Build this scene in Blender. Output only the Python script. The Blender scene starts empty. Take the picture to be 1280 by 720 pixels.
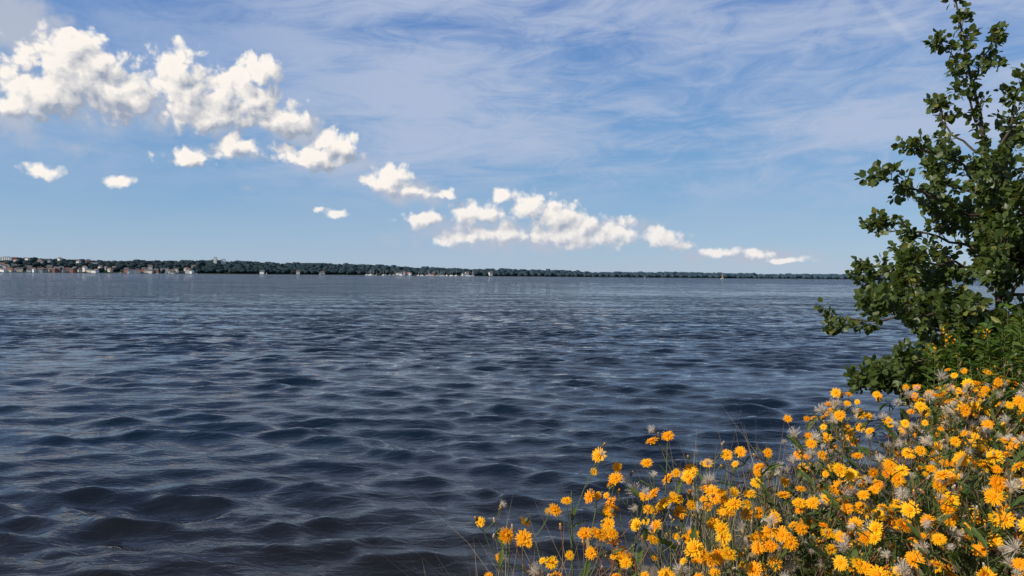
import bpy, math, random
import numpy as np
from mathutils import Vector, Matrix

random.seed(7)
rng = np.random.default_rng(11)
scene = bpy.context.scene
scene.view_settings.view_transform = 'Standard'
scene.view_settings.look = 'None'
scene.view_settings.exposure = 0

CAM_Z = 2.4
FPX = 925.0

# ------------------------------------------------------------ camera
cam = bpy.data.cameras.new("camera")
cam.sensor_width = 36.0
cam.lens = 36.0 * FPX / 1280.0
cam.clip_start = 0.05
cam.clip_end = 30000
cam_ob = bpy.data.objects.new("camera", cam)
scene.collection.objects.link(cam_ob)
pitch = math.radians(-0.93)
roll = math.radians(0.5)
Rcam = Matrix.Rotation(math.radians(90) + pitch, 4, 'X') @ Matrix.Rotation(roll, 4, 'Z')
cam_ob.matrix_world = Matrix.Translation((0, 0, CAM_Z)) @ Rcam
scene.camera = cam_ob
R3 = Rcam.to_3x3()

def sky_dir(X, Y):
    d = R3 @ Vector(((X - 640) / FPX, (360 - Y) / FPX, -1.0))
    d.normalize()
    return math.atan2(d.x, d.y), math.asin(d.z)

# ------------------------------------------------------------ node helper
class NB:
    def __init__(s, nt):
        s.nt = nt
    def n(s, t, **kw):
        nd = s.nt.nodes.new(t)
        for k, v in kw.items():
            setattr(nd, k, v)
        return nd
    def setin(s, sock, v):
        if isinstance(v, bpy.types.NodeSocket):
            s.nt.links.new(v, sock)
        elif v is not None:
            sock.default_value = v
    def m(s, op, a, b=None, c=None, clamp=False):
        nd = s.n('ShaderNodeMath', operation=op, use_clamp=clamp)
        for i, v in enumerate((a, b, c)):
            s.setin(nd.inputs[i], v)
        return nd.outputs[0]
    def v(s, op, a, b=None, c=None, scale=None):
        nd = s.n('ShaderNodeVectorMath', operation=op)
        for i, x in enumerate((a, b, c)):
            s.setin(nd.inputs[i], x)
        if scale is not None:
            s.setin(nd.inputs['Scale'], scale)
        return nd.outputs['Value'] if op in ('LENGTH', 'DOT_PRODUCT', 'DISTANCE') else nd.outputs[0]
    def noise(s, vec, scale, detail=4, rough=0.5, dist=0.0, color=False, dims='3D'):
        nd = s.n('ShaderNodeTexNoise', noise_dimensions=dims)
        s.setin(nd.inputs['Vector'], vec)
        s.setin(nd.inputs['Scale'], scale)
        nd.inputs['Detail'].default_value = detail
        nd.inputs['Roughness'].default_value = rough
        nd.inputs['Distortion'].default_value = dist
        return nd.outputs['Color'] if color else nd.outputs[0]
    def mr(s, val, a, b, c=0.0, d=1.0, smooth=True):
        nd = s.n('ShaderNodeMapRange')
        if smooth:
            nd.interpolation_type = 'SMOOTHSTEP'
        s.setin(nd.inputs['Value'], val)
        s.setin(nd.inputs['From Min'], a); s.setin(nd.inputs['From Max'], b)
        s.setin(nd.inputs['To Min'], c); s.setin(nd.inputs['To Max'], d)
        return nd.outputs[0]
    def mix(s, f, a, b):
        nd = s.n('ShaderNodeMix', data_type='RGBA')
        s.setin(nd.inputs[0], f)
        s.setin(nd.inputs[6], a if isinstance(a, bpy.types.NodeSocket) else (*a, 1))
        s.setin(nd.inputs[7], b if isinstance(b, bpy.types.NodeSocket) else (*b, 1))
        return nd.outputs[2]
    def xyz(s, x, y, z):
        nd = s.n('ShaderNodeCombineXYZ')
        for i, q in enumerate((x, y, z)):
            s.setin(nd.inputs[i], q)
        return nd.outputs[0]

# ------------------------------------------------------------ sun
sun_vec = Vector((-0.80, -0.42, 0.57)).normalized()
sun_el = math.asin(sun_vec.z)
sun_az = math.atan2(sun_vec.x, sun_vec.y)
sl = bpy.data.lights.new("sun", 'SUN')
sl.energy = 4.8
sl.angle = math.radians(0.5)
sl.color = (1.0, 0.92, 0.79)
so = bpy.data.objects.new("sun", sl)
scene.collection.objects.link(so)
so.rotation_euler = sun_vec.to_track_quat('Z', 'Y').to_euler()

# ------------------------------------------------------------ world / sky
world = bpy.data.worlds.new("World")
scene.world = world
world.use_nodes = True
wt = world.node_tree
wt.nodes.clear()
W = NB(wt)
sky = W.n('ShaderNodeTexSky', sky_type='NISHITA')
sky.sun_disc = False
sky.sun_elevation = sun_el
sky.sun_rotation = sun_az % (2 * math.pi)
sky.air_density = 1.0
sky.dust_density = 0.3
sky.ozone_density = 2.5
tc = W.n('ShaderNodeTexCoord')
sep = W.n('ShaderNodeSeparateXYZ')
wt.links.new(tc.outputs['Generated'], sep.inputs[0])
az = W.m('ARCTAN2', sep.outputs[0], sep.outputs[1])
el = W.m('ARCSINE', sep.outputs[2])
P = W.xyz(az, el, 0.0)

cumulus = [
 (95,96,68,42),(55,118,54,26),(138,114,54,28),(90,58,36,24),(16,128,34,15),(120,78,32,22),(168,126,22,14),
 (230,110,38,44),(222,80,28,22),(258,142,58,24),(308,122,44,40),(322,90,26,22),(300,96,20,18),(348,148,42,24),(272,118,36,30),
 (237,197,36,12),(226,191,17,10),(303,186,30,12),(292,177,16,11),(47,213,19,9),(153,231,15,9),
 (400,196,48,21),(425,182,26,18),(382,202,36,14),(408,178,24,16),
 (487,228,38,16),(485,216,22,12),(515,240,28,10),(420,265,14,6),(398,262,7,4),
 (530,274,34,12),(560,242,11,9),(556,303,22,8),(625,246,13,11),(598,267,46,15),(660,259,34,21),(690,270,38,20),
 (722,280,36,18),(705,290,60,16),(738,300,56,11),(776,291,34,16),(822,297,30,14),(855,308,15,7),(625,292,54,12),(578,299,26,9),
 (900,314,26,6),(950,317,22,6),(985,324,22,4),
]
soft = [
 (8,26,58,38,1.5),(0,100,40,40,0.7),(660,294,200,28,1.1),(520,242,65,20,1.0),(376,155,40,26,1.4),(940,320,100,12,1.0),
 (80,185,60,10,0.5),(75,20,18,12,0.9),(320,232,40,7,0.35),(20,150,40,30,0.9),(200,138,170,32,0.9),(410,203,68,20,0.8),(265,190,80,15,0.6),
]
wc = W.noise(P, 15.0, 4, 0.55, color=True, dims='2D')
amp = W.m('MULTIPLY_ADD', el, 0.085, 0.012)
warp = W.v('SCALE', W.v('SUBTRACT', wc, (0.5, 0.5, 0.5)), scale=amp)
Pw0 = W.v('ADD', P, warp)
OFF = (-0.013, 0.016, 0)
def tex_part(Pw, Pn):
    vo = W.n('ShaderNodeTexVoronoi', feature='F1', voronoi_dimensions='2D')
    W.setin(vo.inputs['Vector'], Pw)
    vo.inputs['Scale'].default_value = 46
    vo.inputs['Detail'].default_value = 2.0
    vo.inputs['Roughness'].default_value = 0.5
    nz = W.noise(Pn, 40.0, 6, 0.56, dims='2D')
    return W.m('ADD', W.m('MULTIPLY', W.m('SUBTRACT', 0.45, vo.outputs['Distance']), 0.62), W.m('MULTIPLY', W.m('SUBTRACT', nz, 0.5), 1.1))
T0 = tex_part(Pw0, P)
OFs = (-0.0055, 0.006, 0)
T1 = tex_part(W.v('ADD', Pw0, OFs), W.v('ADD', P, OFs))
Pw1 = W.v('ADD', Pw0, OFF)
def acc_field(Pw, lst):
    acc = None
    for (X, Y, rx, ry) in lst:
        a, e = sky_dir(X, Y)
        sx, sy = FPX / rx * 0.87, FPX / ry * 0.87
        q = W.v('MULTIPLY_ADD', Pw, (sx, sy, 0), (-a * sx, -e * sy, 0))
        L = W.v('LENGTH', q)
        acc = L if acc is None else W.m('SMOOTH_MIN', acc, L, 0.16)
    return acc

sacc = None
for (X, Y, rx, ry, o) in soft:
    a, e = sky_dir(X, Y)
    sx, sy = FPX / rx, FPX / ry
    q = W.v('MULTIPLY_ADD', Pw0, (sx, sy, 0), (-a * sx, -e * sy, 0))
    L = W.m('MULTIPLY', W.m('SUBTRACT', 1.25, W.v('LENGTH', q), clamp=True), o)
    sacc = L if sacc is None else W.m('MAXIMUM', sacc, L)
sn = W.noise(P, 22.0, 6, 0.62, dims='2D')
smask = W.m('MULTIPLY', W.mr(W.m('ADD', sacc, W.m('MULTIPLY_ADD', sn, 1.6, -0.95)), 0.05, 1.0), W.mr(sacc, 0.0, 0.35))
smask = W.m('MULTIPLY', smask, 0.9)

# cirrus veils (long streaks)
ca, sa = math.cos(math.radians(9)), math.sin(math.radians(9))
rotx = W.m('ADD', W.m('MULTIPLY', az, ca), W.m('MULTIPLY', el, sa))
roty = W.m('SUBTRACT', W.m('MULTIPLY', el, ca), W.m('MULTIPLY', az, sa * 0.4))
cv = W.xyz(W.m('MULTIPLY', rotx, 2.2), W.m('MULTIPLY', roty, 9.0), 0.0)
c1 = W.noise(cv, 1.3, 6, 0.58, 0.5, dims='2D')
cv2 = W.xyz(W.m('MULTIPLY', rotx, 5.0), W.m('MULTIPLY', roty, 18.0), 0.0)
c2 = W.noise(cv2, 2.0, 6, 0.68, 0.7, dims='2D')
cir = W.mr(W.m('ADD', W.m('MULTIPLY', c1, 0.70), W.m('MULTIPLY', c2, 0.38)), 0.32, 0.66)
env = W.m('MULTIPLY', W.mr(el, 0.075, 0.15, 0.25, 1.0), W.mr(el, 0.50, 1.0, 1.0, 0.2))
env = W.m('MULTIPLY', env, W.mr(az, -0.50, -0.14, 0.50, 1.0))
cirm = W.m('MULTIPLY', W.m('MULTIPLY', cir, env), 0.86)
a0, e0 = sky_dir(1088, -4); a1, e1 = sky_dir(1142, 52)
dx, dy = a1 - a0, e1 - e0
LL = math.hypot(dx, dy); nx, ny = -dy / LL, dx / LL
perp = W.m('ABSOLUTE', W.v('DOT_PRODUCT', W.v('SUBTRACT', P, (a0, e0, 0)), (nx, ny, 0)))
along = W.v('DOT_PRODUCT', W.v('SUBTRACT', P, (a0, e0, 0)), (dx / LL, dy / LL, 0))
ctr = W.m('MULTIPLY', W.mr(perp, 0.0006, 0.008, 0.24, 0.0), W.mr(along, LL * 0.8, LL * 1.3, 1.0, 0.0))
cirm = W.m('ADD', cirm, ctr, clamp=True)

ramp = W.n('ShaderNodeValToRGB')
W.setin(ramp.inputs[0], W.m('MULTIPLY', el, 1 / 1.5708, clamp=True))
cr = ramp.color_ramp
cr.elements[0].position = 0.0; cr.elements[0].color = (0.38, 0.52, 0.69, 1)
cr.elements[1].position = 1.0; cr.elements[1].color = (0.04, 0.09, 0.24, 1)
for pos_, col_ in [(0.03, (0.29, 0.47, 0.69, 1)), (0.08, (0.175, 0.38, 0.66, 1)), (0.16, (0.135, 0.31, 0.64, 1)), (0.24, (0.095, 0.22, 0.57, 1)), (0.42, (0.06, 0.15, 0.40, 1))]:
    q = cr.elements.new(pos_); q.color = col_
def bg(col, st=1.0):
    b = W.n('ShaderNodeBackground'); W.setin(b.inputs[0], col if isinstance(col, bpy.types.NodeSocket) else (*col, 1)); b.inputs[1].default_value = st
    return b
def mixs(f, a, b):
    mx = W.n('ShaderNodeMixShader'); W.setin(mx.inputs[0], f)
    wt.links.new(a.outputs[0], mx.inputs[1]); wt.links.new(b.outputs[0], mx.inputs[2])
    return mx
s0 = mixs(0.78, bg(sky.outputs[0], 0.09), bg(ramp.outputs[0]))
s1 = mixs(cirm, s0, bg((0.45, 0.53, 0.70)))
g1_ = W.m('LESS_THAN', W.m('ABSOLUTE', W.m('ADD', az, 0.13)), 0.57)
g2_ = W.m('LESS_THAN', W.m('ABSOLUTE', W.m('SUBTRACT', el, W.m('MULTIPLY_ADD', az, -0.22, 0.10))), 0.20)
gate = W.m('MULTIPLY', g1_, g2_)
s2 = mixs(smask, s1, bg((0.46, 0.51, 0.62)))
cur = s2
zones = [(-2000, 375), (375, 575), (575, 2000)]
for (xa, xb) in zones:
    lst = [c_ for c_ in cumulus if c_[0] + c_[2] * 1.6 > xa and c_[0] - c_[2] * 1.6 < xb]
    A0 = acc_field(Pw0, lst)
    A1 = acc_field(Pw1, lst)
    d0 = W.m('ADD', W.m('SUBTRACT', W.mr(el, 0.04, 0.16, 1.18, 1.14), A0), T0)
    mask = W.mr(d0, 0.0, W.mr(el, 0.03, 0.2, 0.66, 0.50))
    shape = W.m('SUBTRACT', A1, A0)
    lit = W.m('ADD', W.m('MULTIPLY', shape, W.mr(el, 0.03, 0.16, 0.46, 1.10)), W.m('MULTIPLY', W.m('SUBTRACT', T0, T1), 0.75))
    lit = W.mr(lit, -0.50, 0.36, 0.0, 1.0, smooth=False)
    lit = W.m('SUBTRACT', lit, W.mr(d0, 0.1, 1.2, 0.0, 0.08), clamp=True)
    ccol = W.mix(lit, (0.33, 0.38, 0.48), (1.0, 0.94, 0.87))
    ccol = W.mix(W.mr(el, 0.02, 0.12, 0.28, 0.0), ccol, (0.62, 0.66, 0.76))
    inner = mixs(mask, s2, bg(ccol))
    aA = sky_dir(xa, 250)[0] if xa > -1000 else -3.2
    aB = sky_dir(xb, 250)[0] if xb < 1500 else 3.2
    gz = W.m('MULTIPLY', W.m('GREATER_THAN', az, aA), W.m('LESS_THAN', az, aB))
    cur = mixs(gz, cur, inner)
s4 = mixs(gate, s1, cur)
wo = W.n('ShaderNodeOutputWorld')
wt.links.new(s4.outputs[0], wo.inputs[0])
world.cycles.sampling_method = 'NONE'

# ------------------------------------------------------------ mesh helpers
class MB:
    def __init__(s):
        s.v = []; s.nv = 0; s.f = []; s.rnd = []
    def add(s, verts, faces_by_n, mat=0, rnd=0.5):
        verts = np.asarray(verts, float)
        for arr in faces_by_n:
            arr = np.asarray(arr, int)
            s.f.append((arr + s.nv, mat))
        s.v.append(verts); s.nv += len(verts)
        s.rnd.append(np.broadcast_to(np.asarray(rnd, float), (len(verts),)).copy())
    def inst(s, pv, pf, pos, mats, scale, mat=0, rnd=None):
        n = len(pos)
        if n == 0: return
        pv = np.asarray(pv, float); k = len(pv)
        V = np.einsum('nij,kj->nki', mats, pv) * np.asarray(scale).reshape(n, 1, 1) + pos[:, None, :]
        off = (np.arange(n) * k)[:, None, None]
        for arr in pf:
            arr = np.asarray(arr, int)
            s.f.append(((arr[None] + off).reshape(-1, arr.shape[1]) + s.nv, mat))
        s.v.append(V.reshape(-1, 3)); s.nv += n * k
        if rnd is None: rnd = rng.random(n)
        s.rnd.append(np.repeat(rnd, k))
    def build(s, name, mats, smooth=False):
        V = np.concatenate(s.v)
        loops = np.concatenate([a.ravel() for a, _ in s.f])
        tot = np.concatenate([np.full(len(a), a.shape[1]) for a, _ in s.f])
        mi = np.concatenate([np.full(len(a), m) for a, m in s.f])
        st = np.concatenate([[0], np.cumsum(tot)[:-1]])
        me = bpy.data.meshes.new(name)
        me.vertices.add(len(V)); me.vertices.foreach_set('co', V.astype(np.float32).ravel())
        me.loops.add(len(loops)); me.loops.foreach_set('vertex_index', loops.astype(np.int32))
        me.polygons.add(len(tot))
        me.polygons.foreach_set('loop_start', st.astype(np.int32))
        me.polygons.foreach_set('loop_total', tot.astype(np.int32))
        me.polygons.foreach_set('material_index', mi.astype(np.int32))
        if smooth:
            me.polygons.foreach_set('use_smooth', np.ones(len(tot), bool))
        at = me.attributes.new('rnd', 'FLOAT', 'POINT')
        at.data.foreach_set('value', np.concatenate(s.rnd).astype(np.float32))
        me.update(calc_edges=True)
        me.validate()
        for m in mats: me.materials.append(m)
        ob = bpy.data.objects.new(name, me)
        scene.collection.objects.link(ob)
        return ob

def tube(mb, pts, radii, sides=4, mat=0, rnd=0.5):
    pts = np.asarray(pts, float); n = len(pts)
    t = np.gradient(pts, axis=0)
    t /= np.linalg.norm(t, axis=1)[:, None] + 1e-9
    ref = np.array([0.31, 0.95, 0.05])
    a = np.cross(t, ref); a /= np.linalg.norm(a, axis=1)[:, None] + 1e-9
    b = np.cross(t, a)
    ang = np.arange(sides) * 2 * math.pi / sides
    r = np.asarray(radii, float)[:, None, None]
    V = pts[:, None, :] + r * (np.cos(ang)[None, :, None] * a[:, None, :] + np.sin(ang)[None, :, None] * b[:, None, :])
    F = []
    for i in range(n - 1):
        for j in range(sides):
            j2 = (j + 1) % sides
            F.append((i * sides + j, i * sides + j2, (i + 1) * sides + j2, (i + 1) * sides + j))
    mb.add(V.reshape(-1, 3), [F], mat, rnd)

def spline(ctrl, n):
    ctrl = np.asarray(ctrl, float)
    if len(ctrl) == 2:
        return ctrl[0] + np.linspace(0, 1, n)[:, None] * (ctrl[1] - ctrl[0])
    c = np.vstack([2 * ctrl[0] - ctrl[1], ctrl, 2 * ctrl[-1] - ctrl[-2]])
    out = []
    for t in np.linspace(0, len(ctrl) - 1 - 1e-6, n):
        i = int(t); u = t - i
        p0, p1, p2, p3 = c[i], c[i + 1], c[i + 2], c[i + 3]
        out.append(0.5 * ((2 * p1) + (-p0 + p2) * u + (2 * p0 - 5 * p1 + 4 * p2 - p3) * u * u + (-p0 + 3 * p1 - 3 * p2 + p3) * u ** 3))
    return np.array(out)

def unit(v):
    v = np.asarray(v, float)
    return v / (np.linalg.norm(v, axis=-1, keepdims=True) + 1e-9)

def frames(ydir, zhint):
    y = unit(ydir); z = zhint - (zhint * y).sum(1, keepdims=True) * y
    z = unit(z); x = np.cross(y, z)
    return np.stack([x, y, z], axis=2)

# ------------------------------------------------------------ materials
def mat_new(name):
    m = bpy.data.materials.new(name); m.use_nodes = True
    nt = m.node_tree; nt.nodes.clear()
    N = NB(nt)
    out = N.n('ShaderNodeOutputMaterial')
    return m, N, out

def mat_simple(name, col, rough=0.7, var=0.25, scale=3.0, spec=0.3):
    m, N, out = mat_new(name)
    p = N.n('ShaderNodeBsdfPrincipled')
    t = N.n('ShaderNodeTexCoord')
    nz = N.noise(t.outputs['Object'], scale, 4)
    c = N.mix(nz, tuple(x * (1 - var) for x in col), tuple(min(1, x * (1 + var)) for x in col))
    N.setin(p.inputs['Base Color'], c)
    p.inputs['Roughness'].default_value = rough
    p.inputs['Specular IOR Level'].default_value = spec
    m.node_tree.links.new(p.outputs[0], out.inputs[0])
    return m

def mat_leaf(name, ca_, cb_, cc_=None, trans=0.35, rough=0.45, spec=0.5, thr=0.93):
    m, N, out = mat_new(name)
    at = N.n('ShaderNodeAttribute', attribute_name='rnd')
    t = N.n('ShaderNodeTexCoord')
    big = N.noise(t.outputs['Object'], 3.0, 3)
    f = N.m('ADD', N.m('MULTIPLY', at.outputs['Fac'], 0.65), N.m('MULTIPLY', big, 0.35), clamp=True)
    c = N.mix(f, ca_, cb_)
    if cc_:
        c = N.mix(N.mr(at.outputs['Fac'], thr, thr + 0.02), c, cc_)
    p = N.n('ShaderNodeBsdfPrincipled')
    N.setin(p.inputs['Base Color'], c)
    p.inputs['Roughness'].default_value = rough
    p.inputs['Specular IOR Level'].default_value = spec
    tr = N.n('ShaderNodeBsdfTranslucent')
    tcol = N.n('ShaderNodeHueSaturation'); N.setin(tcol.inputs['Color'], c)
    tcol.inputs['Hue'].default_value = 0.485; tcol.inputs['Saturation'].default_value = 1.1; tcol.inputs['Value'].default_value = 1.5
    N.setin(tr.inputs[0], tcol.outputs[0])
    mx = N.n('ShaderNodeMixShader'); mx.inputs[0].default_value = trans
    nt = m.node_tree
    nt.links.new(p.outputs[0], mx.inputs[1]); nt.links.new(tr.outputs[0], mx.inputs[2])
    nt.links.new(mx.outputs[0], out.inputs[0])
    return m

# ------------------------------------------------------------ water
def graded(lo, hi, s0, g):
    pos = [0.0]
    while pos[-1] < hi: pos.append(pos[-1] + s0 + g * pos[-1])
    neg = [0.0]
    while neg[-1] > lo: neg.append(neg[-1] - (s0 + g * -neg[-1]))
    return np.array(neg[::-1][:-1] + pos)

xs = graded(-7000, 7000, 0.050, 0.0115)
ys = graded(-3, 7000, 0.034, 0.0064)
Xg, Yg = np.meshgrid(xs, ys)
sx = np.gradient(xs)[None, :] + 0 * Xg; sy = np.gradient(ys)[:, None] + 0 * Yg
Z = np.zeros_like(Xg)
DX = np.zeros_like(Xg); DY = np.zeros_like(Xg)
wr = np.random.default_rng(5)
def groups(a, b, c, d):
    return 0.72 + 0.62 * np.sin(Xg * a + 1.4 * np.sin(Yg * b)) * np.sin(Yg * c + 1.0 + 1.6 * np.sin(Xg * d))
G = [groups(0.53, 0.41, 0.77, 0.37), groups(0.81, 0.57, 1.13, 0.47), groups(0.39, 0.91, 1.53, 0.31)]
for i in range(76):
    lam = 0.16 * (8.5 ** wr.random())          # 0.16 .. 1.36 m
    th = wr.normal(math.radians(-96), math.radians(22 if lam > 0.5 else 32))
    kx, ky = math.cos(th) * 2 * math.pi / lam, math.sin(th) * 2 * math.pi / lam
    amp = 0.0094 * lam ** 1.03
    if lam > 1.1: amp *= 0.75
    ph = wr.random() * 6.283
    sp = np.maximum(np.abs(sx * math.cos(th)), np.abs(sy * math.sin(th)))
    fade = np.clip((lam / 2.8 - sp) / (lam / 6), 0, 1) * G[i % 3]
    a = kx * Xg + ky * Yg + ph
    Z += amp * fade * np.sin(a)
    DX += 0.8 * amp * fade * math.cos(th) * np.cos(a)
    DY += 0.8 * amp * fade * math.sin(th) * np.cos(a)
wmb = MB()
nyv, nxv = Xg.shape
idx = np.arange(nyv * nxv).reshape(nyv, nxv)
F = np.stack([idx[:-1, :-1], idx[:-1, 1:], idx[1:, 1:], idx[1:, :-1]], axis=-1).reshape(-1, 4)
wmb.add(np.stack([Xg + DX, Yg + DY, Z], -1).reshape(-1, 3), [F])
m_water, N, out = mat_new("lake_water")
p = N.n('ShaderNodeBsdfPrincipled')
t = N.n('ShaderNodeTexCoord')
ob_c = t.outputs['Object']
sp3 = N.n('ShaderNodeSeparateXYZ'); N.setin(sp3.inputs[0], ob_c)
fy = N.mr(sp3.outputs[1], 4.0, 11.0)
base = N.mix(fy, (0.013, 0.011, 0.008), (0.004, 0.010, 0.019))
N.setin(p.inputs['Base Color'], base)
p.inputs['IOR'].default_value = 1.333
p.inputs['Specular IOR Level'].default_value = 0.5
p.inputs['Roughness'].default_value = 0.03
n1 = N.noise(N.v('MULTIPLY', ob_c, (0.6, 1.5, 1)), 1.7, 3, 0.5, 0.5, dims='2D')
n2 = N.noise(N.v('MULTIPLY', ob_c, (0.8, 1.9, 1)), 5.0, 4, 0.55, 0.6, dims='2D')
far = N.mr(sp3.outputs[1], 8.0, 45.0)
h = N.m('MULTIPLY', n2, 0.013)
h = N.m('ADD', h, N.m('MULTIPLY', N.m('MULTIPLY', n1, 0.09), N.m('MULTIPLY_ADD', far, 0.85, 0.15)))
bp = N.n('ShaderNodeBump'); bp.inputs['Strength'].default_value = 1.0; bp.inputs['Distance'].default_value = 1.0
N.setin(bp.inputs['Height'], h)
w1 = N.v('SUBTRACT', N.noise(N.v('MULTIPLY', ob_c, (0.6, 1.5, 1)), 1.9, 3, 0.6, color=True, dims='2D'), (0.5, 0.5, 0.5))
w0 = N.v('SUBTRACT', N.noise(N.v('MULTIPLY', ob_c, (0.11, 0.40, 1)), 1.0, 4, 0.65, color=True, dims='2D'), (0.5, 0.5, 0.5))
w00 = N.v('SUBTRACT', N.noise(N.v('MULTIPLY', ob_c, (0.006, 0.026, 1)), 1.0, 5, 0.65, color=True, dims='2D'), (0.5, 0.5, 0.5))
sl_ = N.v('MULTIPLY', w1, (0.55, 1.45, 0.0))
sl_ = N.v('ADD', sl_, N.v('MULTIPLY', w0, (0.20, 1.00, 0.0)))
sl_ = N.v('ADD', sl_, N.v('MULTIPLY', w00, (0.05, 0.55, 0.0)))
sl_ = N.v('ADD', sl_, (0.0, -0.16, 0.0))       # slopes facing this shore are the ones not hidden behind crests
sl_ = N.v('SCALE', sl_, scale=N.mr(sp3.outputs[1], 5.0, 38.0, 0.12, 1.0))
nn = N.v('NORMALIZE', N.v('ADD', bp.outputs[0], sl_))
N.setin(p.inputs['Normal'], nn)
m_water.node_tree.links.new(p.outputs[0], out.inputs[0])
wmb.build("lake_water", [m_water], smooth=True)

# ------------------------------------------------------------ near ground (bank running under the lake)
def yedge(x):
    return np.interp(x, [-400, -30, -8, -1.6, -0.5, 0.15, 0.7, 1.3, 2.0, 3.5, 6, 15, 60, 400],
                     [-60, -2, 1.0, 1.7, 2.2, 3.3, 4.35, 4.6, 4.9, 6.3, 7.2, 8.5, 10, 20])
gx = graded(-9000, 9000, 0.06, 0.07)
gy = np.concatenate([graded(-3000, 7.5, 0.06, 0.05)])
gy = np.concatenate([gy, gy[-1] + np.cumsum(0.3 * 1.35 ** np.arange(34))])
GX, GY = np.meshgrid(gx, gy)
def ground_z(x, y):
    x = np.asarray(x, float); y = np.asarray(y, float)
    e = yedge(x) + 0.12 * np.sin(3.1 * x) + 0.06 * np.sin(7.7 * x + 1)
    s = np.clip((e + 0.25 - y) / 0.75, -6, 1)
    top = 0.8 + 0.05 * np.sin(x * 1.3) * np.cos(y * 1.7) + 0.02 * np.sin(5 * x + 3 * y)
    ss = np.clip(s, 0, 1); ss = ss * ss * (3 - 2 * ss)
    return -0.35 + (top + 0.35) * ss + np.minimum(s, 0) * 0.25 + 0.012 * np.sin(17 * x + 5 * y) * np.cos(13 * y - 4 * x)
GZ = ground_z(GX, GY)
gmb = MB()
nyv, nxv = GX.shape
idx = np.arange(nyv * nxv).reshape(nyv, nxv)
F = np.stack([idx[:-1, :-1], idx[:-1, 1:], idx[1:, 1:], idx[1:, :-1]], axis=-1).reshape(-1, 4)
gmb.add(np.stack([GX, GY, GZ], -1).reshape(-1, 3), [F])
m_ground, N, out = mat_new("sandy_ground")
p = N.n('ShaderNodeBsdfPrincipled'); t = N.n('ShaderNodeTexCoord')
g1 = N.noise(t.outputs['Object'], 2.2, 6, 0.6); g2 = N.noise(t.outputs['Object'], 60, 5, 0.7)
c = N.mix(g1, (0.20, 0.145, 0.09), (0.33, 0.26, 0.17))
c = N.mix(N.mr(g2, 0.45, 0.7), c, (0.11, 0.085, 0.055))
N.setin(p.inputs['Base Color'], c); p.inputs['Roughness'].default_value = 0.95
bp = N.n('ShaderNodeBump'); bp.inputs['Distance'].default_value = 0.03; N.setin(bp.inputs['Height'], g2); N.setin(p.inputs['Normal'], bp.outputs[0])
m_ground.node_tree.links.new(p.outputs[0], out.inputs[0])
gmb.build("sandy_ground", [m_ground], smooth=True)

# ------------------------------------------------------------ far shore
def shore_pt(X, extra=0.0):
    D = np.interp(X, [-900, 0, 300, 640, 1280, 2300], [1900, 2200, 2450, 2800, 3700, 4800]) + extra
    return (np.asarray(X) - 640) / FPX * D, D
hx = np.linspace(-900, 2300, 420)
def hill_h(X):
    return np.interp(X, [-900, 0, 120, 270, 400, 500, 600, 700, 800, 1000, 1280, 2300], [42, 38, 33, 37, 34, 26, 20, 15, 12, 12, 14, 20]) + 1.8 * np.sin(X * 0.031) + 1.5 * np.sin(X * 0.083) + 0.9 * np.sin(X * 0.19)
fm = MB()
rows = np.array([-30, 0, 25, 70, 140, 240, 360, 900])
prof = np.array([-3, 0.6, 3.0, 0.30, 0.55, 0.85, 1.0, 0.2])
V = []
for r, q in zip(rows, prof):
    x_, y_ = shore_pt(hx, r)
    hh = hill_h(hx)
    z_ = np.full_like(hx, q) if r <= 25 else hh * q
    V.append(np.stack([x_, y_, z_], -1))
V = np.array(V)
idx = np.arange(V.shape[0] * V.shape[1]).reshape(V.shape[:2])
F = np.stack([idx[:-1, :-1], idx[:-1, 1:], idx[1:, 1:], idx[1:, :-1]], axis=-1).reshape(-1, 4)
fm.add(V.reshape(-1, 3), [F])
m_hill = mat_simple("far_shore_meadow", (0.035, 0.05, 0.04), 0.9, 0.3, 0.01, 0.1)
fm.build("far_shore_hills", [m_hill], smooth=True)

def terr(X, r):
    f = np.interp(r, [0, 25, 70, 140, 240, 360, 900], [0.02, 0.12, 0.30, 0.55, 0.85, 1.0, 0.2])
    return hill_h(X) * f
import bmesh
bm = bmesh.new(); bmesh.ops.create_icosphere(bm, subdivisions=2, radius=1.0)
ico_v = np.array([v.co[:] for v in bm.verts]); ico_f = np.array([[v.index for v in f.verts] for f in bm.faces]); bm.free()
tm = MB()
r2 = np.random.default_rng(3)
for var in range(6):
    pv = ico_v * (1 + 0.16 * r2.standard_normal((len(ico_v), 1)))
    n = 1700
    X = r2.uniform(-850, 2250, n)
    rr = np.concatenate([r2.uniform(20, 90, n // 3), r2.uniform(90, 380, n - n // 3)])
    keep = ~((rr < 110) & (X < 252) & (r2.random(n) < 0.86)) & ~((rr < 75) & (X > 455) & (X < 592) & (r2.random(n) < 0.7))
    X = X[keep]; rr = rr[keep]; n = len(X)
    x_, y_ = shore_pt(X, rr)
    hgt = r2.uniform(10, 15, n) * (1 + 0.3 * (r2.random(n) < 0.05))
    hgt *= np.interp(X, [0, 500, 800, 2300], [1.0, 0.95, 1.0, 1.1])
    pos = np.stack([x_, y_, terr(X, rr) + hgt * 0.42], -1)
    a = r2.uniform(0, 6.28, n)
    wv = r2.uniform(0.6, 1.0, n)
    M = np.zeros((n, 3, 3)); M[:, 0, 0] = np.cos(a) * wv; M[:, 0, 1] = -np.sin(a) * wv; M[:, 1, 0] = np.sin(a) * wv; M[:, 1, 1] = np.cos(a) * wv; M[:, 2, 2] = 0.56
    tm.inst(pv, [ico_f], pos, M, hgt, 0, r2.random(n))
m_forest, N, out = mat_new("distant_foliage")
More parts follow.
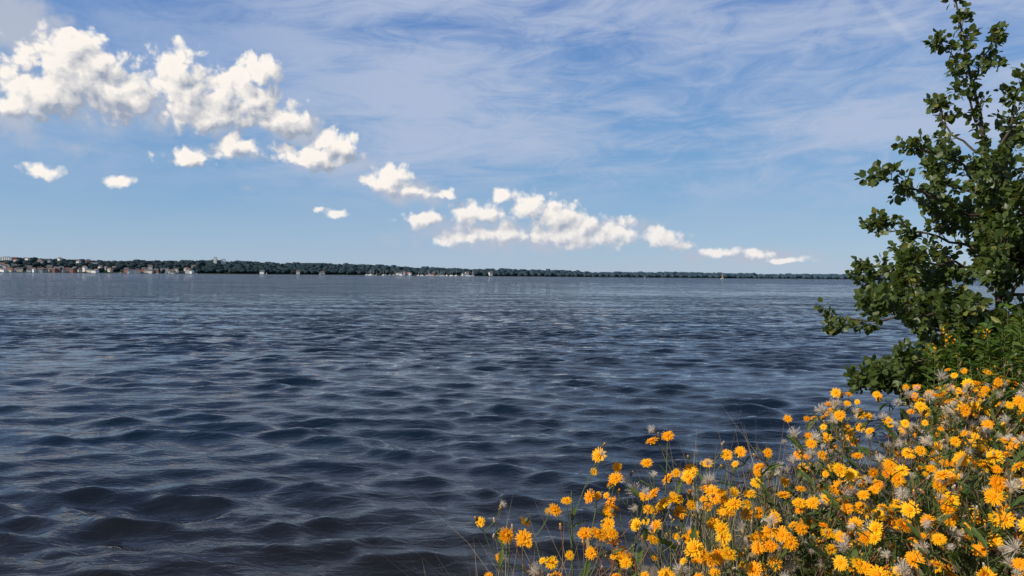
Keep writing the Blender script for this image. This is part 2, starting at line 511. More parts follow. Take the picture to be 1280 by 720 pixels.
p = N.n('ShaderNodeBsdfPrincipled'); at = N.n('ShaderNodeAttribute', attribute_name='rnd'); t = N.n('ShaderNodeTexCoord')
nz = N.noise(t.outputs['Object'], 0.25, 4, 0.7)
c = N.mix(at.outputs['Fac'], (0.017, 0.031, 0.036), (0.038, 0.058, 0.050))  # greens shifted towards blue, aerial haze put into the base colour
c = N.mix(nz, c, (0.026, 0.042, 0.050))
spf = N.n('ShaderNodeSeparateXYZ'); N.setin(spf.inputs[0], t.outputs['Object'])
c = N.mix(N.mr(spf.outputs[1], 2300, 3600, 0.0, 0.85), c, (0.055, 0.092, 0.128))  # aerial haze painted into the albedo, bluer and paler with distance
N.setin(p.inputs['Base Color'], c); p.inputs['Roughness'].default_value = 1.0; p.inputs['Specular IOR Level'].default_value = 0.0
m_forest.node_tree.links.new(p.outputs[0], out.inputs[0])
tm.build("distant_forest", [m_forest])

# houses -------------------------------------------------
def poly_mesh(name, verts, faces, mats, fm_=None):
    me = bpy.data.meshes.new(name); me.from_pydata(verts, [], faces)
    for m in mats: me.materials.append(m)
    if fm_: me.polygons.foreach_set('material_index', fm_)
    me.update(); return me
def box(x0, x1, y0, y1, z0, z1):
    v = [(x0,y0,z0),(x1,y0,z0),(x1,y1,z0),(x0,y1,z0),(x0,y0,z1),(x1,y0,z1),(x1,y1,z1),(x0,y1,z1)]
    f = [(0,3,2,1),(4,5,6,7),(0,1,5,4),(1,2,6,5),(2,3,7,6),(3,0,4,7)]
    return v, f
def boxes(name, bl, mat):
    V, F = [], []
    for b in bl:
        v, f = box(*b); o = len(V); V += v; F += [tuple(i + o for i in q) for q in f]
    return poly_mesh(name, V, F, [mat])
m_wall = [mat_simple("white_render", (0.80, 0.79, 0.75), 0.8, 0.05), mat_simple("cream_render", (0.62, 0.55, 0.44), 0.8, 0.06), mat_simple("red_brick", (0.30, 0.14, 0.10), 0.85, 0.15), mat_simple("grey_render", (0.45, 0.46, 0.47), 0.8, 0.08)]
m_roof = [mat_simple("red_tile", (0.30, 0.12, 0.08), 0.8, 0.15), mat_simple("dark_slate", (0.09, 0.095, 0.105), 0.7, 0.15), mat_simple("brown_tile", (0.18, 0.12, 0.09), 0.8, 0.15)]
m_glass = mat_simple("window_glass", (0.03, 0.04, 0.05), 0.1, 0.1, spec=0.6)
def house_meshes(w, d, h, rh, storeys, wm, rm, k):
    a, b = w / 2, d / 2
    wv = [(-a,-b,-3),(a,-b,-3),(a,b,-3),(-a,b,-3),(-a,-b,h),(a,-b,h),(a,b,h),(-a,b,h),(-a,0,h+rh),(a,0,h+rh)]
    wf = [(0,1,5,4),(2,3,7,6),(1,2,6,9,5),(3,0,4,8,7)]
    walls = poly_mesh("walls", wv, wf, [wm])
    o = 0.5; s = rh / b
    rv = [(-a-o,-b-o,h-o*s+.05),(a+o,-b-o,h-o*s+.05),(a+o,0,h+rh+.05),(-a-o,0,h+rh+.05),(-a-o,b+o,h-o*s+.05),(a+o,b+o,h-o*s+.05)]
    rv += [(x, y, z + 0.3) for x, y, z in rv]
    rf = [(0,3,2,1),(3,4,5,2),(6,7,8,9),(9,8,11,10),(0,1,7,6),(1,2,8,7),(2,5,11,8),(5,4,10,11),(4,3,9,10),(3,0,6,9)]
    roof = poly_mesh("roof", rv, rf, [rm])
    wins = []
    nw = max(2, int(w / 3))
    for st in range(storeys):
        z = 1.0 + st * (h - 0.4) / storeys
        for i in range(nw):
            x = -a + (i + 0.5) * w / nw
            if st == 0 and i == nw // 2: continue
            wins.append((x - 0.55, x + 0.55, -b - 0.05, -b - 0.003, z, z + 1.4))
    win = boxes("windows", wins, m_glass)
    xd = -a + (nw // 2 + 0.5) * w / nw
    door = boxes("door", [(xd - 0.5, xd + 0.5, -b - 0.06, -b - 0.003, 0.0, 2.1)], rm)
    return [walls, roof, win, door]
protos = []
for k in range(8):
    w = random.uniform(10, 20); st = random.choice([2, 2, 3])
    protos.append(house_meshes(w, random.uniform(8, 11), st * 2.9, random.uniform(2.5, 4), st, m_wall[[0, 0, 1, 2, 3, 0, 1, 0][k]], m_roof[[0, 1, 1, 1, 2, 2, 0, 1][k]], k))
def put(name, meshes, loc, rot, parts=None, scale=1.0):
    e = bpy.data.objects.new(name, None); scene.collection.objects.link(e)
    e.location = loc; e.rotation_euler = (0, 0, rot); e.scale = (scale,) * 3
    for me in meshes:
        o = bpy.data.objects.new(me.name.split('.')[0], me); scene.collection.objects.link(o); o.parent = e
    return e
hr = random.Random(4)
for i in range(96):
    X = hr.uniform(-60, 250) if i < 84 else hr.uniform(300, 640)
    r = hr.choice([8, 12, 22, 35, 60, 85]) if i < 74 else hr.choice([12, 20])
    x_, y_ = shore_pt(X, r)
    put("house", hr.choice(protos), (float(x_), float(y_), float(terr(X, r)) + (0.5 if r < 30 else 2)), hr.uniform(-0.5, 0.5), scale=hr.uniform(0.9, 1.3))
for i in range(14):
    X = hr.uniform(-20, 120); r = hr.uniform(150, 300)
    x_, y_ = shore_pt(X, r)
    put("house", hr.choice(protos), (float(x_), float(y_), float(terr(X, r)) + 8), hr.uniform(-0.5, 0.5), scale=1.0)
def tower(name, w, d, h, X, r, zoff):
    walls = boxes("walls", [(-w/2, w/2, -d/2, d/2, -6, h)], m_wall[0])
    roof = boxes("roof", [(-w/2-.3, w/2+.3, -d/2-.3, d/2+.3, h+.003, h+.6), (-w/4, w/4, -d/4, d/4, h+.603, h+3)], m_wall[3])
    wins = [(-w/2 + (i+.25)*w/5, -w/2 + (i+.75)*w/5, -d/2-.05, -d/2-.003, 1+j*3, 2.5+j*3) for i in range(5) for j in range(int(h/3))]
    win = boxes("windows", wins, m_glass)
    x_, y_ = shore_pt(X, r)
    put(name, [walls, roof, win], (float(x_), float(y_), float(terr(X, r)) + zoff), 0.15)
tower("apartment_block", 10, 12, 27, 269, 190, 4)
tower("apartment_block", 14, 12, 21, 279, 200, 4)
tower("apartment_block", 30, 12, 12, 8, 200, 8)
# sailboats ----------------------------------------------
m_hull = mat_simple("white_gelcoat", (0.8, 0.8, 0.78), 0.3, 0.03)
m_mast = mat_simple("aluminium_mast", (0.6, 0.6, 0.6), 0.4, 0.03)
m_sail = mat_simple("sail_cloth", (0.75, 0.70, 0.5), 0.8, 0.05)
m_sail2 = mat_simple("yellow_sail_cloth", (0.75, 0.55, 0.12), 0.8, 0.05)
def boat_meshes(sail_m, full):
    secs = []
    for i, (x, w, z0) in enumerate([(-5, 1.1, 0.1), (-3, 1.5, -0.3), (0, 1.7, -0.5), (3, 1.1, -0.3), (4.6, 0.35, 0.2), (5.2, 0.02, 0.7)]):
        secs.append([(x, -w, 1.1 + 0.02 * x), (x, -w * 0.8, 0.3), (x, 0, z0), (x, w * 0.8, 0.3), (x, w, 1.1 + 0.02 * x)])
    V = [q for s in secs for q in s]; F = []
    for i in range(5):
        for j in range(4): F.append((i*5+j, i*5+j+1, (i+1)*5+j+1, (i+1)*5+j))
        F.append((i*5+4, i*5, (i+1)*5, (i+1)*5+4))
    F.append((0, 1, 2, 3, 4))
    hull = poly_mesh("hull", V, F, [m_hull])
    cabin = boxes("cabin", [(-2, 1.8, -0.9, 0.9, 1.12, 1.75), (-2.0, 1.0, -0.7, 0.7, 1.752, 1.95)], m_hull)
    mast = boxes("mast", [(0.9, 1.1, -0.1, 0.1, 1.1, 13.5), (-3.2, 0.897, -0.08, 0.08, 2.5, 2.7)], m_mast)
    out = [hull, cabin, mast]
    if full:
        sv = [(0.85, 0.0, 2.75), (-3.1, 0.4, 2.75), (0.85, 0, 13.2), (-1.5, 0.6, 6.5), (1.2, 0, 12.0), (4.9, 0, 1.3), (1.3, 0.6, 2.0), (2.6, 0.5, 6)]
        out.append(poly_mesh("sails", sv, [(0, 1, 3, 2), (4, 6, 5, 7)], [sail_m]))
    else:
        out.append(boxes("sail_cover", [(-3.1, 0.85, -0.16, 0.16, 2.702, 3.0)], m_wall[0]))
    return out
bA = boat_meshes(m_sail, False); bB = boat_meshes(m_sail2, True); bC = boat_meshes(m_sail, True)
for i in range(48):
    X = hr.uniform(455, 592); x_, y_ = shore_pt(X, hr.uniform(-60, -10))
    put("sailboat", bA, (float(x_), float(y_), 0), hr.uniform(-1.2, 1.2), scale=hr.uniform(1.1, 1.5))
for i in range(14):
    X = hr.uniform(140, 250); x_, y_ = shore_pt(X, hr.uniform(-50, -10))
    put("sailboat", bA, (float(x_), float(y_), 0), hr.uniform(-1.2, 1.2), scale=hr.uniform(0.7, 1.0))
for X, D, b, s in [(400, 1900, bC, 0.8), (903, 1500, bB, 0.95), (806, 2000, bC, 0.5), (333, 2300, bC, 0.6)]:
    put("sailboat", b, ((X - 640) / FPX * D, D, 0), 0.5, scale=s)

# ------------------------------------------------------------ young poplar tree
m_bark = mat_simple("poplar_bark", (0.085, 0.065, 0.045), 0.9, 0.35, 25, 0.2)
m_tleaf = mat_leaf("poplar_leaf", (0.038, 0.066, 0.013), (0.105, 0.142, 0.032), (0.19, 0.19, 0.04), 0.34, 0.42, 0.45, 0.93)
leaf_v = [(0,0,0),(-0.30,0.16,0.05),(-0.46,0.42,0.09),(-0.30,0.74,0.06),(0,1.0,-0.05),(0.30,0.74,0.06),(0.46,0.42,0.09),(0.30,0.16,0.05),(0,0.45,0)]
leaf_f4 = [(0,8,2,1),(8,4,3,2),(0,7,6,8),(8,6,5,4)]
TY = 5.0
def tp(X, Y, y):
    s = TY / FPX
    return np.array([(X - 640) * s, y, CAM_Z - (Y - 346) * s])
tree = MB()
tr = np.random.default_rng(21)
def leaves_on(path, n, size=0.046, spread=0.03):
    t_ = tr.random(n) ** 0.8
    i = np.clip((t_ * (len(path) - 1)).astype(int), 0, len(path) - 2)
    p_ = path[i] + (path[i + 1] - path[i]) * tr.random((n, 1))
    tang = unit(path[i + 1] - path[i])
    side = unit(tr.standard_normal((n, 3)))
    d = unit(tang * 0.5 + side + np.array([-0.05, -0.1, -0.25]))
    base = p_ + d * spread * tr.uniform(0.4, 1.2, (n, 1))
    nrm = unit(tr.standard_normal((n, 3)) * 0.75 + np.array([-0.35, -0.35, 0.7]))
    M = frames(d, nrm)
    tree.inst(leaf_v, [leaf_f4], base, M, size * tr.uniform(0.6, 1.2, n), 1, tr.random(n))
def grow_twig(p0, d, L, dens=1.0, lvl=0):
    d = unit(d)
    k = 6
    pts = [p0]; cur = d.copy()
    for j in range(k):
        cur = unit(cur + 0.16 * tr.standard_normal(3) + np.array([0, 0, 0.06]))
        pts.append(pts[-1] + cur * L / k)
    pts = np.array(pts)
    r0 = 0.003 + 0.005 * L
    tube(tree, pts, np.linspace(r0, 0.0012, k + 1), 3, 0)
    leaves_on(pts[1:], int((18 + 52 * L) * dens))
    if lvl < 1 and L > 0.22:
        for q in range(3):
            i = tr.integers(1, k)
            grow_twig(pts[i], unit(d * 0.8 + 0.8 * tr.standard_normal(3)), L * 0.5, dens, lvl + 1)
def limb(ctrl, r0, r1, ntw, twl, dens=1.0, start=0.2):
    pts = spline(ctrl, 14)
    pts[1:-1] += tr.standard_normal((12, 3)) * 0.012
    tube(tree, pts, np.linspace(r0, r1, 14), 5, 0)
    for q in range(ntw):
        f = start + (1 - start) * (q + tr.random()) / ntw
        fi = f * 12.99; i = int(fi)
        p0 = pts[i] + (pts[i + 1] - pts[i]) * (fi - i)
        tg = unit(pts[i + 1] - pts[i])
        side = tr.standard_normal(3); side -= side.dot(tg) * tg; side = unit(side)
        grow_twig(p0, tg * 0.7 + side * 0.9 + np.array([0, 0, 0.15]), twl * (1.15 - 0.65 * f) * tr.uniform(0.7, 1.25), dens)
    grow_twig(pts[-2], pts[-1] - pts[-2], twl * 0.45, dens, 1)
gz_t = float(ground_z(3.35, 5.0))
trunk = [np.array([3.42, 5.05, gz_t - 0.1]), tp(1262, 500, 5.0), tp(1250, 380, 5.0), tp(1236, 250, 4.95), tp(1212, 120, 5.0), tp(1190, -20, 5.05)]
limb(trunk, 0.032, 0.005, 26, 0.22, 0.95, 0.35)
L_ = [
 ((1216,150,5.0),(1186,95,4.95),(1158,54,4.9),0.008,7,0.14,0.85),
 ((1206,110,5.0),(1236,65,5.1),(1256,30,5.15),0.008,7,0.15,0.85),
 ((1232,220,4.95),(1262,140,5.0),(1272,84,4.95),0.010,11,0.18,0.95),
 ((1225,190,5.0),(1190,150,5.1),(1182,120,5.15),0.008,6,0.15,0.9),
 ((1235,255,4.95),(1180,205,4.85),(1124,188,4.8),0.011,10,0.19,0.95),
 ((1238,280,4.95),(1150,250,4.8),(1060,224,4.7),0.012,12,0.18,0.95),
 ((1242,320,4.95),(1165,285,5.1),(1114,282,5.2),0.011,11,0.23,1.0),
 ((1246,350,5.0),(1170,325,4.8),(1102,328,4.7),0.012,12,0.24,1.0),
 ((1250,400,5.0),(1140,388,4.75),(1056,380,4.6),0.015,14,0.26,1.1),
 ((1252,420,5.0),(1160,400,5.3),(1072,402,5.45),0.014,14,0.26,1.1),
 ((1255,450,5.0),(1160,440,4.7),(1084,432,4.55),0.014,14,0.27,1.15),
 ((1258,470,5.0),(1170,470,5.0),(1090,466,5.0),0.013,14,0.26,1.15),
 ((1240,300,4.95),(1200,240,4.6),(1172,212,4.4),0.011,10,0.22,0.95),
 ((1246,340,5.0),(1290,260,4.9),(1300,180,4.9),0.014,12,0.27,1.0),
 ((1250,380,5.0),(1320,300,5.1),(1370,240,5.2),0.015,12,0.30,1.0),
 ((1252,420,5.0),(1340,380,4.8),(1410,330,4.7),0.015,12,0.30,1.0),
 ((1256,450,5.0),(1350,440,5.2),(1440,420,5.4),0.015,12,0.30,1.0),
 ((1240,260,4.95),(1290,200,5.3),(1310,130,5.4),0.012,11,0.24,0.95),
 ((1248,370,5.0),(1225,330,4.6),(1210,300,4.4),0.013,12,0.26,1.05),
 ((1250,400,5.0),(1230,360,5.6),(1210,310,5.8),0.013,11,0.26,1.0),
 ((1254,440,5.0),(1215,430,4.5),(1185,410,4.3),0.013,12,0.27,1.1),
 ((1254,440,5.0),(1262,410,4.5),(1268,360,4.4),0.013,12,0.27,1.1),
 ((1258,470,5.0),(1220,480,5.5),(1180,470,5.8),0.013,12,0.27,1.1),
 ((1246,340,5.0),(1260,300,5.4),(1270,250,5.6),0.013,12,0.26,1.0),
 ((1240,290,5.0),(1248,250,4.6),(1256,190,4.4),0.012,13,0.24,1.0),
 ((1236,250,5.0),(1222,210,5.4),(1212,180,5.5),0.011,10,0.22,0.95),
 ((1240,290,5.0),(1215,260,4.5),(1205,250,4.3),0.011,10,0.24,1.0),
 ((1250,390,5.0),(1180,350,5.5),(1132,345,5.7),0.013,12,0.26,1.0),
 ((1250,370,5.0),(1290,330,4.5),(1300,300,4.3),0.013,11,0.26,1.0),
 ((1254,430,5.0),(1180,400,4.6),(1140,390,4.4),0.014,13,0.27,1.1),
 ((1256,465,5.0),(1190,500,4.7),(1140,505,4.5),0.013,13,0.26,1.15),
 ((1256,470,5.0),(1170,490,5.3),(1100,492,5.4),0.013,14,0.26,1.15),
 ((1250,360,5.0),(1195,320,4.5),(1165,290,4.3),0.013,11,0.25,1.0),
 ((1254,450,5.0),(1240,450,4.5),(1225,440,4.2),0.013,12,0.27,1.1),
 ((1254,440,5.0),(1200,400,5.5),(1160,370,5.7),0.013,12,0.27,1.1),
 ((1254,450,5.0),(1190,450,4.5),(1150,445,4.3),0.013,12,0.27,1.1),
]
for s_, mid, e_, r, ntw, twl, dens in L_:
    limb([tp(*s_), tp(*mid), tp(*e_)], r, 0.004, ntw, twl, dens, 0.22)
tree.build("young_poplar_tree", [m_bark, m_tleaf])
print("tree verts", tree.nv)

# ------------------------------------------------------------ sow thistle patch
m_petal, N, out = mat_new("yellow_petal")
p = N.n('ShaderNodeBsdfPrincipled'); at = N.n('ShaderNodeAttribute', attribute_name='rnd')
c = N.mix(at.outputs['Fac'], (0.92, 0.34, 0.003), (0.95, 0.55, 0.010))
N.setin(p.inputs['Base Color'], c); p.inputs['Roughness'].default_value = 0.6; p.inputs['Specular IOR Level'].default_value = 0.15
trn = N.n('ShaderNodeBsdfTranslucent'); N.setin(trn.inputs[0], c)
mx = N.n('ShaderNodeMixShader'); mx.inputs[0].default_value = 0.25
m_petal.node_tree.links.new(p.outputs[0], mx.inputs[1]); m_petal.node_tree.links.new(trn.outputs[0], mx.inputs[2]); m_petal.node_tree.links.new(mx.outputs[0], out.inputs[0])
m_disc = mat_simple("orange_floret_disc", (0.85, 0.25, 0.004), 0.8, 0.3, 300, 0.1)
m_stem = mat_leaf("thistle_stem", (0.07, 0.10, 0.03), (0.16, 0.15, 0.06), (0.22, 0.10, 0.05), 0.1, 0.6, 0.3, 0.70)
m_sleaf = mat_leaf("thistle_leaf", (0.045, 0.082, 0.016), (0.12, 0.165, 0.035), (0.27, 0.21, 0.09), 0.3, 0.5, 0.35, 0.86)
m_fluff = mat_leaf("seed_fluff", (0.46, 0.39, 0.29), (0.78, 0.72, 0.60), None, 0.35, 0.9, 0.1)
m_dry = mat_leaf("dry_stalk", (0.20, 0.14, 0.08), (0.42, 0.32, 0.20), None, 0.1, 0.8, 0.1)
MP, MD, MS, ML, MF, MY = range(6)
mats6 = [m_petal, m_disc, m_stem, m_sleaf, m_fluff, m_dry]
def flower_proto(seed):
    r = random.Random(seed); V = []; F = []
    for n, L, tilt, w in [(30, 1.0, 0.08, 0.066), (28, 0.86, 0.24, 0.062), (22, 0.62, 0.5, 0.055), (14, 0.4, 0.9, 0.05)]:
        for i in range(n):
            a = 2 * math.pi * (i + r.uniform(-.35, .35)) / n
            l = L * r.uniform(0.76, 1.10); tl = tilt + r.uniform(-.15, .15)
            dr = (math.cos(a), math.sin(a)); sd = (-dr[1], dr[0])
            o = len(V)
            for f, ww, dz in [(0.08, w * .7, 0), (0.6, w * 1.0, 0.03), (1.0, w * 0.75, -0.05)]:
                rr = l * f * math.cos(tl); yy = l * f * math.sin(tl) + dz * l
                for sg in (-1, 1):
                    V.append((dr[0] * rr + sd[0] * ww * sg, yy, dr[1] * rr + sd[1] * ww * sg))
            F += [(o, o + 1, o + 3, o + 2), (o + 2, o + 3, o + 5, o + 4)]
    return V, F
fl = [flower_proto(i) for i in range(5)]
def lathe(profile, n=8):
    V = []; F = []
    for y, r in profile:
        for j in range(n):
            a = 2 * math.pi * j / n; V.append((r * math.cos(a), y, r * math.sin(a)))
    for i in range(len(profile) - 1):
        for j in range(n):
            j2 = (j + 1) % n; F.append((i * n + j, i * n + j2, (i + 1) * n + j2, (i + 1) * n + j))
    return V, F
disc_p = lathe([(0.24, 0.26), (0.34, 0.20), (0.37, 0.01)])
cup_p = lathe([(-0.62, 0.10), (-0.5, 0.28), (-0.2, 0.30), (0.08, 0.26)])
bud_p = lathe([(-0.5, 0.08), (-0.35, 0.30), (0.0, 0.30), (0.35, 0.17)])
budtip_p = lathe([(0.33, 0.17), (0.55, 0.14), (0.62, 0.02)])
def fluff_proto(seed, n=130):
    r = np.random.default_rng(seed); V = []; F = []
    d = unit(r.standard_normal((n, 3))); d[:, 1] = np.where(d[:, 1] < -0.3, -d[:, 1], d[:, 1])
    ax = unit(r.standard_normal(3))
    for i in range(n):
        s = unit(np.cross(d[i], r.standard_normal(3))) * 0.022
        L = r.uniform(0.5, 1.2); o = len(V)
        V += [tuple(d[i] * 0.1 + s * .4), tuple(d[i] * 0.1 - s * .4), tuple(d[i] * L - s + ax * 0.2 * L), tuple(d[i] * L + s + ax * 0.2 * L)]
        F.append((o, o + 1, o + 2, o + 3))
    return V, F
flf = [fluff_proto(i) for i in range(4)]
def sleaf_proto(seed):
    r = random.Random(seed); V = []; F = []
    n = 9
    for i in range(n + 1):
        f = i / n
        w = 0.13 * math.sin(math.pi * min(1, f * 0.9 + 0.1)) ** 0.7 * (1.0 if i % 2 else 0.6) + 0.004
        z = -0.35 * f * f + 0.25 * f
        V += [(-w, f, z + 0.04 * r.uniform(0.3, 1.4)), (0, f, z), (w, f + 0.02, z + 0.04 * r.uniform(0.3, 1.4))]
    for i in range(n):
        o = i * 3
        F += [(o, o + 1, o + 4, o + 3), (o + 1, o + 2, o + 5, o + 4)]
    return V, F
slp = [sleaf_proto(i) for i in range(3)]
patch = MB()
pr = np.random.default_rng(77)
heads = {'flower': [], 'bud': [], 'fluff': [], 'dry': []}
leaves_ = []
tocam = np.array([-0.40, -0.85, 0.0])
def add_head(pt, d, p_f, p_fl):
    u = pr.random()
    if u < p_f:
        dd = unit(d * 0.5 + tocam * pr.uniform(0.1, 1.6) + np.array([0, 0, pr.uniform(0.0, 0.9)]) + 0.3 * pr.standard_normal(3))
        heads['flower'].append((pt, dd, pr.choice([0.026, 0.022, 0.018, 0.013], p=[.30, .30, .24, .16]) * pr.uniform(0.9, 1.1)))
    elif u < p_f + p_fl: heads['fluff'].append((pt, unit(d + .2 * pr.standard_normal(3)), pr.choice([0.014, 0.019, 0.027]) * pr.uniform(0.85, 1.15)))
    elif u < p_f + p_fl + 0.4 * (1 - p_f - p_fl): heads['dry'].append((pt, d, pr.uniform(0.012, 0.018)))
    else: heads['bud'].append((pt, unit(d), pr.uniform(0.012, 0.018)))
def plant(x, y, topz, p_f=0.6, p_fl=0.12, nbr=5, leafy=1.0):
    g = float(ground_z(x, y)); H = topz - g
    lean = pr.standard_normal(2) * 0.07
    ctrl = [np.array([x - lean[0] * H, y - lean[1] * H, g - 0.03]), np.array([x - lean[0] * .6 * H, y - lean[1] * .5 * H, g + H * 0.4]), np.array([x, y, g + H * 0.85])]
    pts = spline(ctrl, 9); rs = pr.random()
    tube(patch, pts, np.linspace(0.0042, 0.0022, 9), 4, MS, rs)
    for b in range(nbr):
        f = 0.50 + 0.50 * (b + pr.random()) / nbr
        i = min(int(f * 8), 7); p0 = pts[i] + (pts[i + 1] - pts[i]) * (f * 8 - i)
        a = pr.uniform(0, 6.28); out_ = np.array([math.cos(a), math.sin(a), 0])
        L = H * (1.06 - f * 0.85) * pr.uniform(0.35, 0.75)
        mid = p0 + out_ * L * 0.25 + np.array([0, 0, L * 0.5])
        end = p0 + out_ * L * pr.uniform(0.3, 0.5) + np.array([0, 0, L * pr.uniform(0.8, 1.05)])
        br = spline([p0, mid, end], 6)
        tube(patch, br, np.linspace(0.0022, 0.0014, 6), 3, MS, rs)
        add_head(end, unit(end - mid), p_f, p_fl)
        for q in range(pr.integers(1, 4)):
            k = pr.integers(2, 5); a2 = pr.uniform(0, 6.28)
            e2 = br[k] + np.array([math.cos(a2) * 0.05, math.sin(a2) * 0.05, pr.uniform(0.03, 0.09)])
            tube(patch, spline([br[k], br[k] * 0.45 + e2 * 0.55 + np.array([math.cos(a2), math.sin(a2), 0]) * 0.01, e2], 4), [0.0015, 0.0013, 0.0011, 0.0011], 3, MS, rs)
            add_head(e2, unit(e2 - br[k]), p_f * 0.6, p_fl)
        for q in range(int(3 * leafy)):
            k = pr.integers(0, 5); a2 = pr.uniform(0, 6.28)
            leaves_.append((br[k], np.array([math.cos(a2), math.sin(a2), pr.uniform(0.4, 1.2)]), pr.uniform(0.035, 0.09), pr.integers(0, 3)))
    nl = int(13 * leafy)
    for q in range(nl):
        f = pr.random() ** 0.7 * 0.95; i = min(int(f * 8), 7); p0 = pts[i]
        a = pr.uniform(0, 6.28)
        leaves_.append((p0, np.array([math.cos(a), math.sin(a), pr.uniform(0.2, 0.9)]), pr.uniform(0.07, 0.17) * (1.15 - 0.55 * f), pr.integers(0, 3)))

topx = [-0.05, 0.05, 0.26, 0.57, 0.80, 1.17, 1.73, 1.94, 2.3, 3.2]
topz = [1.64, 1.78, 1.89, 1.90, 1.82, 1.87, 2.06, 2.00, 2.04, 2.06]
def topf(x): return float(np.interp(x, topx, topz))
for (x, y, dz) in [(0.0,2.25,0),(0.06,2.1,-.06),(0.20,2.4,0),(0.26,2.25,-.06),(0.40,2.3,-.05),(0.52,2.45,0),(0.60,2.4,0.0),(0.66,2.5,-.03),(0.3,2.1,-.12),
                   (0.74,2.5,0.0),(0.48,2.2,-.10),(0.62,2.15,-.12),(0.35,2.05,-.14),(0.80,2.3,-.1),(0.56,2.0,-.16),(0.72,2.05,-.16),(0.88,2.2,-.12),(0.9,2.6,-.03),(0.68,2.25,-.08),(0.44,1.98,-.17),(0.12,2.05,-.13),(0.58,2.3,-.06)]:
    plant(x, y, topf(x) + dz, 0.72, 0.10, 4, 0.45)
def in_poly(x, y):
    ymax = np.interp(x, [0.8, 1.0, 1.2, 1.8, 2.8, 4.0], [2.5, 2.85, 3.15, 3.7, 4.0, 4.2])
    ymin = np.interp(x, [0.8, 1.2, 2.8], [1.75, 1.6, 1.7])
    return ymin < y < ymax
cnt = 0
while cnt < 130:
    x = pr.uniform(0.85, 3.3); y = pr.uniform(1.6, 4.1)
    if not in_poly(x, y) or x > y * 0.85 + 0.2: continue
    cnt += 1
    plant(x, y, topf(x) - abs(pr.normal(0, 0.11)) - 0.03 * (y < 2.3), 0.58 if x < 2.0 else 0.46, 0.24, 5, 2.0)

def inst_heads(lst, protos_mats, jit=True):
    if not lst: return
    pos = np.array([h[0] for h in lst]); d = np.array([h[1] for h in lst]); s = np.array([h[2] for h in lst])
    M = frames(d, pr.standard_normal((len(lst), 3)))
    rn = pr.random(len(lst))
    for (pv, pf), mt in protos_mats:
        patch.inst(pv, [pf], pos, M, s, mt, rn)
fl_l = heads['flower']
for k in range(5): inst_heads(fl_l[k::5], [(fl[k], MP), (disc_p, MD), (cup_p, MS)])
for k in range(4): inst_heads(heads['fluff'][k::4], [(flf[k], MF), (cup_p, MY)])
inst_heads(heads['bud'], [(bud_p, MS), (budtip_p, MP)])
inst_heads(heads['dry'], [(bud_p, MY), (budtip_p, MF)])
for k in range(3):
    ll = [l for l in leaves_ if l[3] == k]
    pos = np.array([l[0] for l in ll]); d = np.array([l[1] for l in ll]); s = np.array([l[2] for l in ll])
    M = frames(d, np.tile([0, 0, 1.0], (len(ll), 1)) + 0.25 * pr.standard_normal((len(ll), 3)))
    patch.inst(slp[k][0], [slp[k][1]], pos, M, s, ML, pr.random(len(ll)))
patch.build("yellow_sowthistle_patch", mats6)
print("heads", {k: len(v) for k, v in heads.items()})

# ------------------------------------------------------------ grass and dry stalks on the bank
def blades(name, n, region, hmin, hmax, mat_l, width=0.004, bend=0.35, seed=1):
    r = np.random.default_rng(seed); mb = MB()
    P_ = []
    while len(P_) < n:
        x = r.uniform(region[0], region[1]); y = r.uniform(region[2], region[3])
        if y > float(yedge(x)) - 0.05: continue
        if not region[4](x, y): continue
        P_.append((x, y))
    P_ = np.array(P_); g = ground_z(P_[:, 0], P_[:, 1])
    H = r.uniform(hmin, hmax, n); a = r.uniform(0, 6.28, n); bd = r.uniform(0.1, 1, n) * bend * H
    dirx = np.stack([np.cos(a), np.sin(a)], -1)
    fs = [0, 0.4, 0.75, 1.0]; ws = [1, 0.9, 0.55, 0.08]
    V = np.zeros((n, 8, 3))
    sa_ = r.uniform(0, 6.28, n); sd = np.stack([np.cos(sa_), np.sin(sa_)], -1)
    for i, (f, w) in enumerate(zip(fs, ws)):
        c = np.concatenate([P_ + dirx * (bd * f * f)[:, None], (g - 0.02 + H * (f - 0.12 * f * f * bend))[:, None]], 1)
        for j, sg in enumerate((-1, 1)):
            V[:, i * 2 + j] = c; V[:, i * 2 + j, :2] += sd * w * width * sg
    F0 = np.array([(0, 1, 3, 2), (2, 3, 5, 4), (4, 5, 7, 6)])
    F = (F0[None] + (np.arange(n) * 8)[:, None, None]).reshape(-1, 4)
    mb.add(V.reshape(-1, 3), [F], 0, np.repeat(r.random(n), 8))
    return mb.build(name, [mat_l])
m_grass = mat_leaf("grass_blade", (0.035, 0.065, 0.015), (0.09, 0.13, 0.03), (0.28, 0.22, 0.10), 0.3, 0.5, 0.3, 0.80)
blades("bank_grass", 6000, (0.95, 5.5, 1.5, 6.0, lambda x, y: y < yedge(x) - 0.5), 0.30, 0.75, m_grass, 0.0035, 0.4, 5)
blades("short_grass", 7000, (-6, 9, -3, 6.5, lambda x, y: not (0.3 < x < 1.1 and y > 3.2)), 0.05, 0.22, m_grass, 0.003, 0.6, 6)
blades("dry_grass", 600, (-0.15, 0.85, 1.9, 2.7, lambda x, y: True), 0.50, 0.90, m_dry, 0.0015, 0.8, 7)
blades("dry_grass", 1300, (0.7, 3.2, 1.7, 3.6, lambda x, y: True), 0.7, 1.08, m_dry, 0.0017, 0.55, 8)

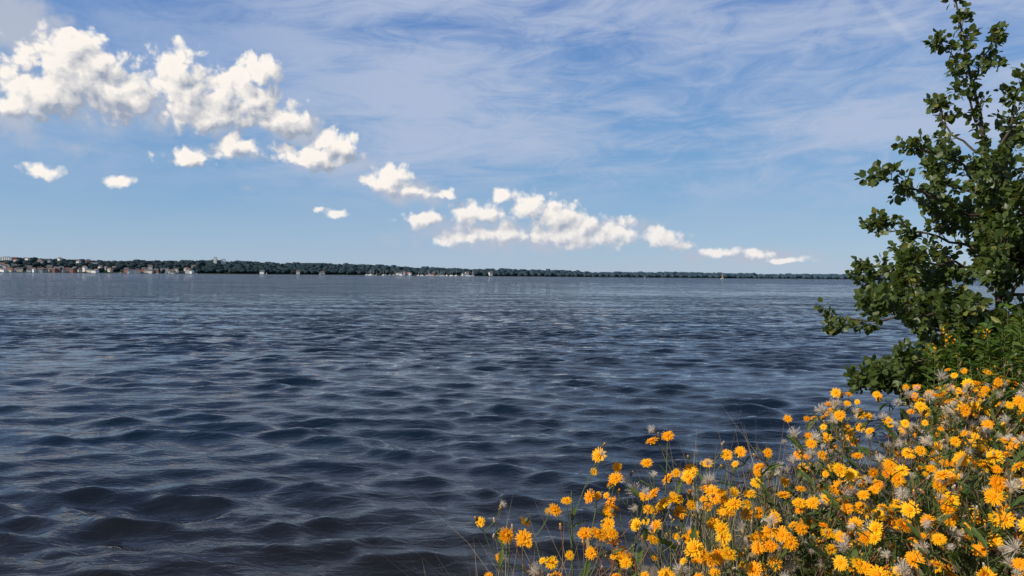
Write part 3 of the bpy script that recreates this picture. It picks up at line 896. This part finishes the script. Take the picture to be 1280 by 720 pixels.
# ------------------------------------------------------------ leafy goldenrod bush at the right edge
bush = MB(); br_ = np.random.default_rng(9)
m_bleaf = mat_leaf("bush_leaf", (0.05, 0.10, 0.015), (0.12, 0.19, 0.03), (0.20, 0.20, 0.04), 0.35, 0.45, 0.4, 0.92)
bl_v = [(0,0,0),(-0.17,0.3,0.05),(-0.13,0.7,0.04),(0,1,-0.1),(0.13,0.7,0.04),(0.17,0.3,0.05),(0,0.5,0)]
bl_f = [(0,6,2,1),(0,5,4,6)]; bl_f3 = [(6,3,2),(6,4,3)]
bpos, bdir, ysp = [], [], []
for i in range(150):
    x = br_.uniform(2.40, 3.9); y = br_.uniform(3.6, 4.4)
    g = float(ground_z(x, y)); H = float(np.interp(x, [2.4, 2.6, 3.0], [2.02, 2.18, 2.26])) - g - abs(br_.normal(0, 0.12))
    ln = br_.standard_normal(2) * 0.08
    pts = spline([(x, y, g), (x + ln[0] * .4, y + ln[1] * .4, g + H * .5), (x + ln[0], y + ln[1], g + H)], 8)
    tube(bush, pts, np.linspace(0.0045, 0.0018, 8), 4, 0)
    for q in range(85):
        f = 0.25 + 0.75 * br_.random() ** 0.8; k = f * 6.99; j = int(k)
        a = br_.uniform(0, 6.28)
        bpos.append(pts[j] + (pts[j + 1] - pts[j]) * (k - j)); bdir.append((math.cos(a), math.sin(a), br_.uniform(0, 0.9)))
    if br_.random() < 0.16:
        for q in range(16):
            ysp.append(pts[-1] + br_.standard_normal(3) * np.array([0.025, 0.025, 0.025]))
bpos = np.array(bpos); bdir = np.array(bdir); n = len(bpos)
M = frames(bdir, np.tile([0, 0, 1.0], (n, 1)) + 0.4 * br_.standard_normal((n, 3)))
bush.inst(bl_v, [bl_f, bl_f3], bpos, M, br_.uniform(0.04, 0.08, n), 1, br_.random(n))
ysp = np.array(ysp); n = len(ysp)
M = frames(br_.standard_normal((n, 3)), br_.standard_normal((n, 3)))
bush.inst(fl[0][0], [fl[0][1]], ysp, M, br_.uniform(0.004, 0.008, n), 2, br_.random(n))
bush.build("goldenrod_bush", [m_stem, m_bleaf, m_petal])
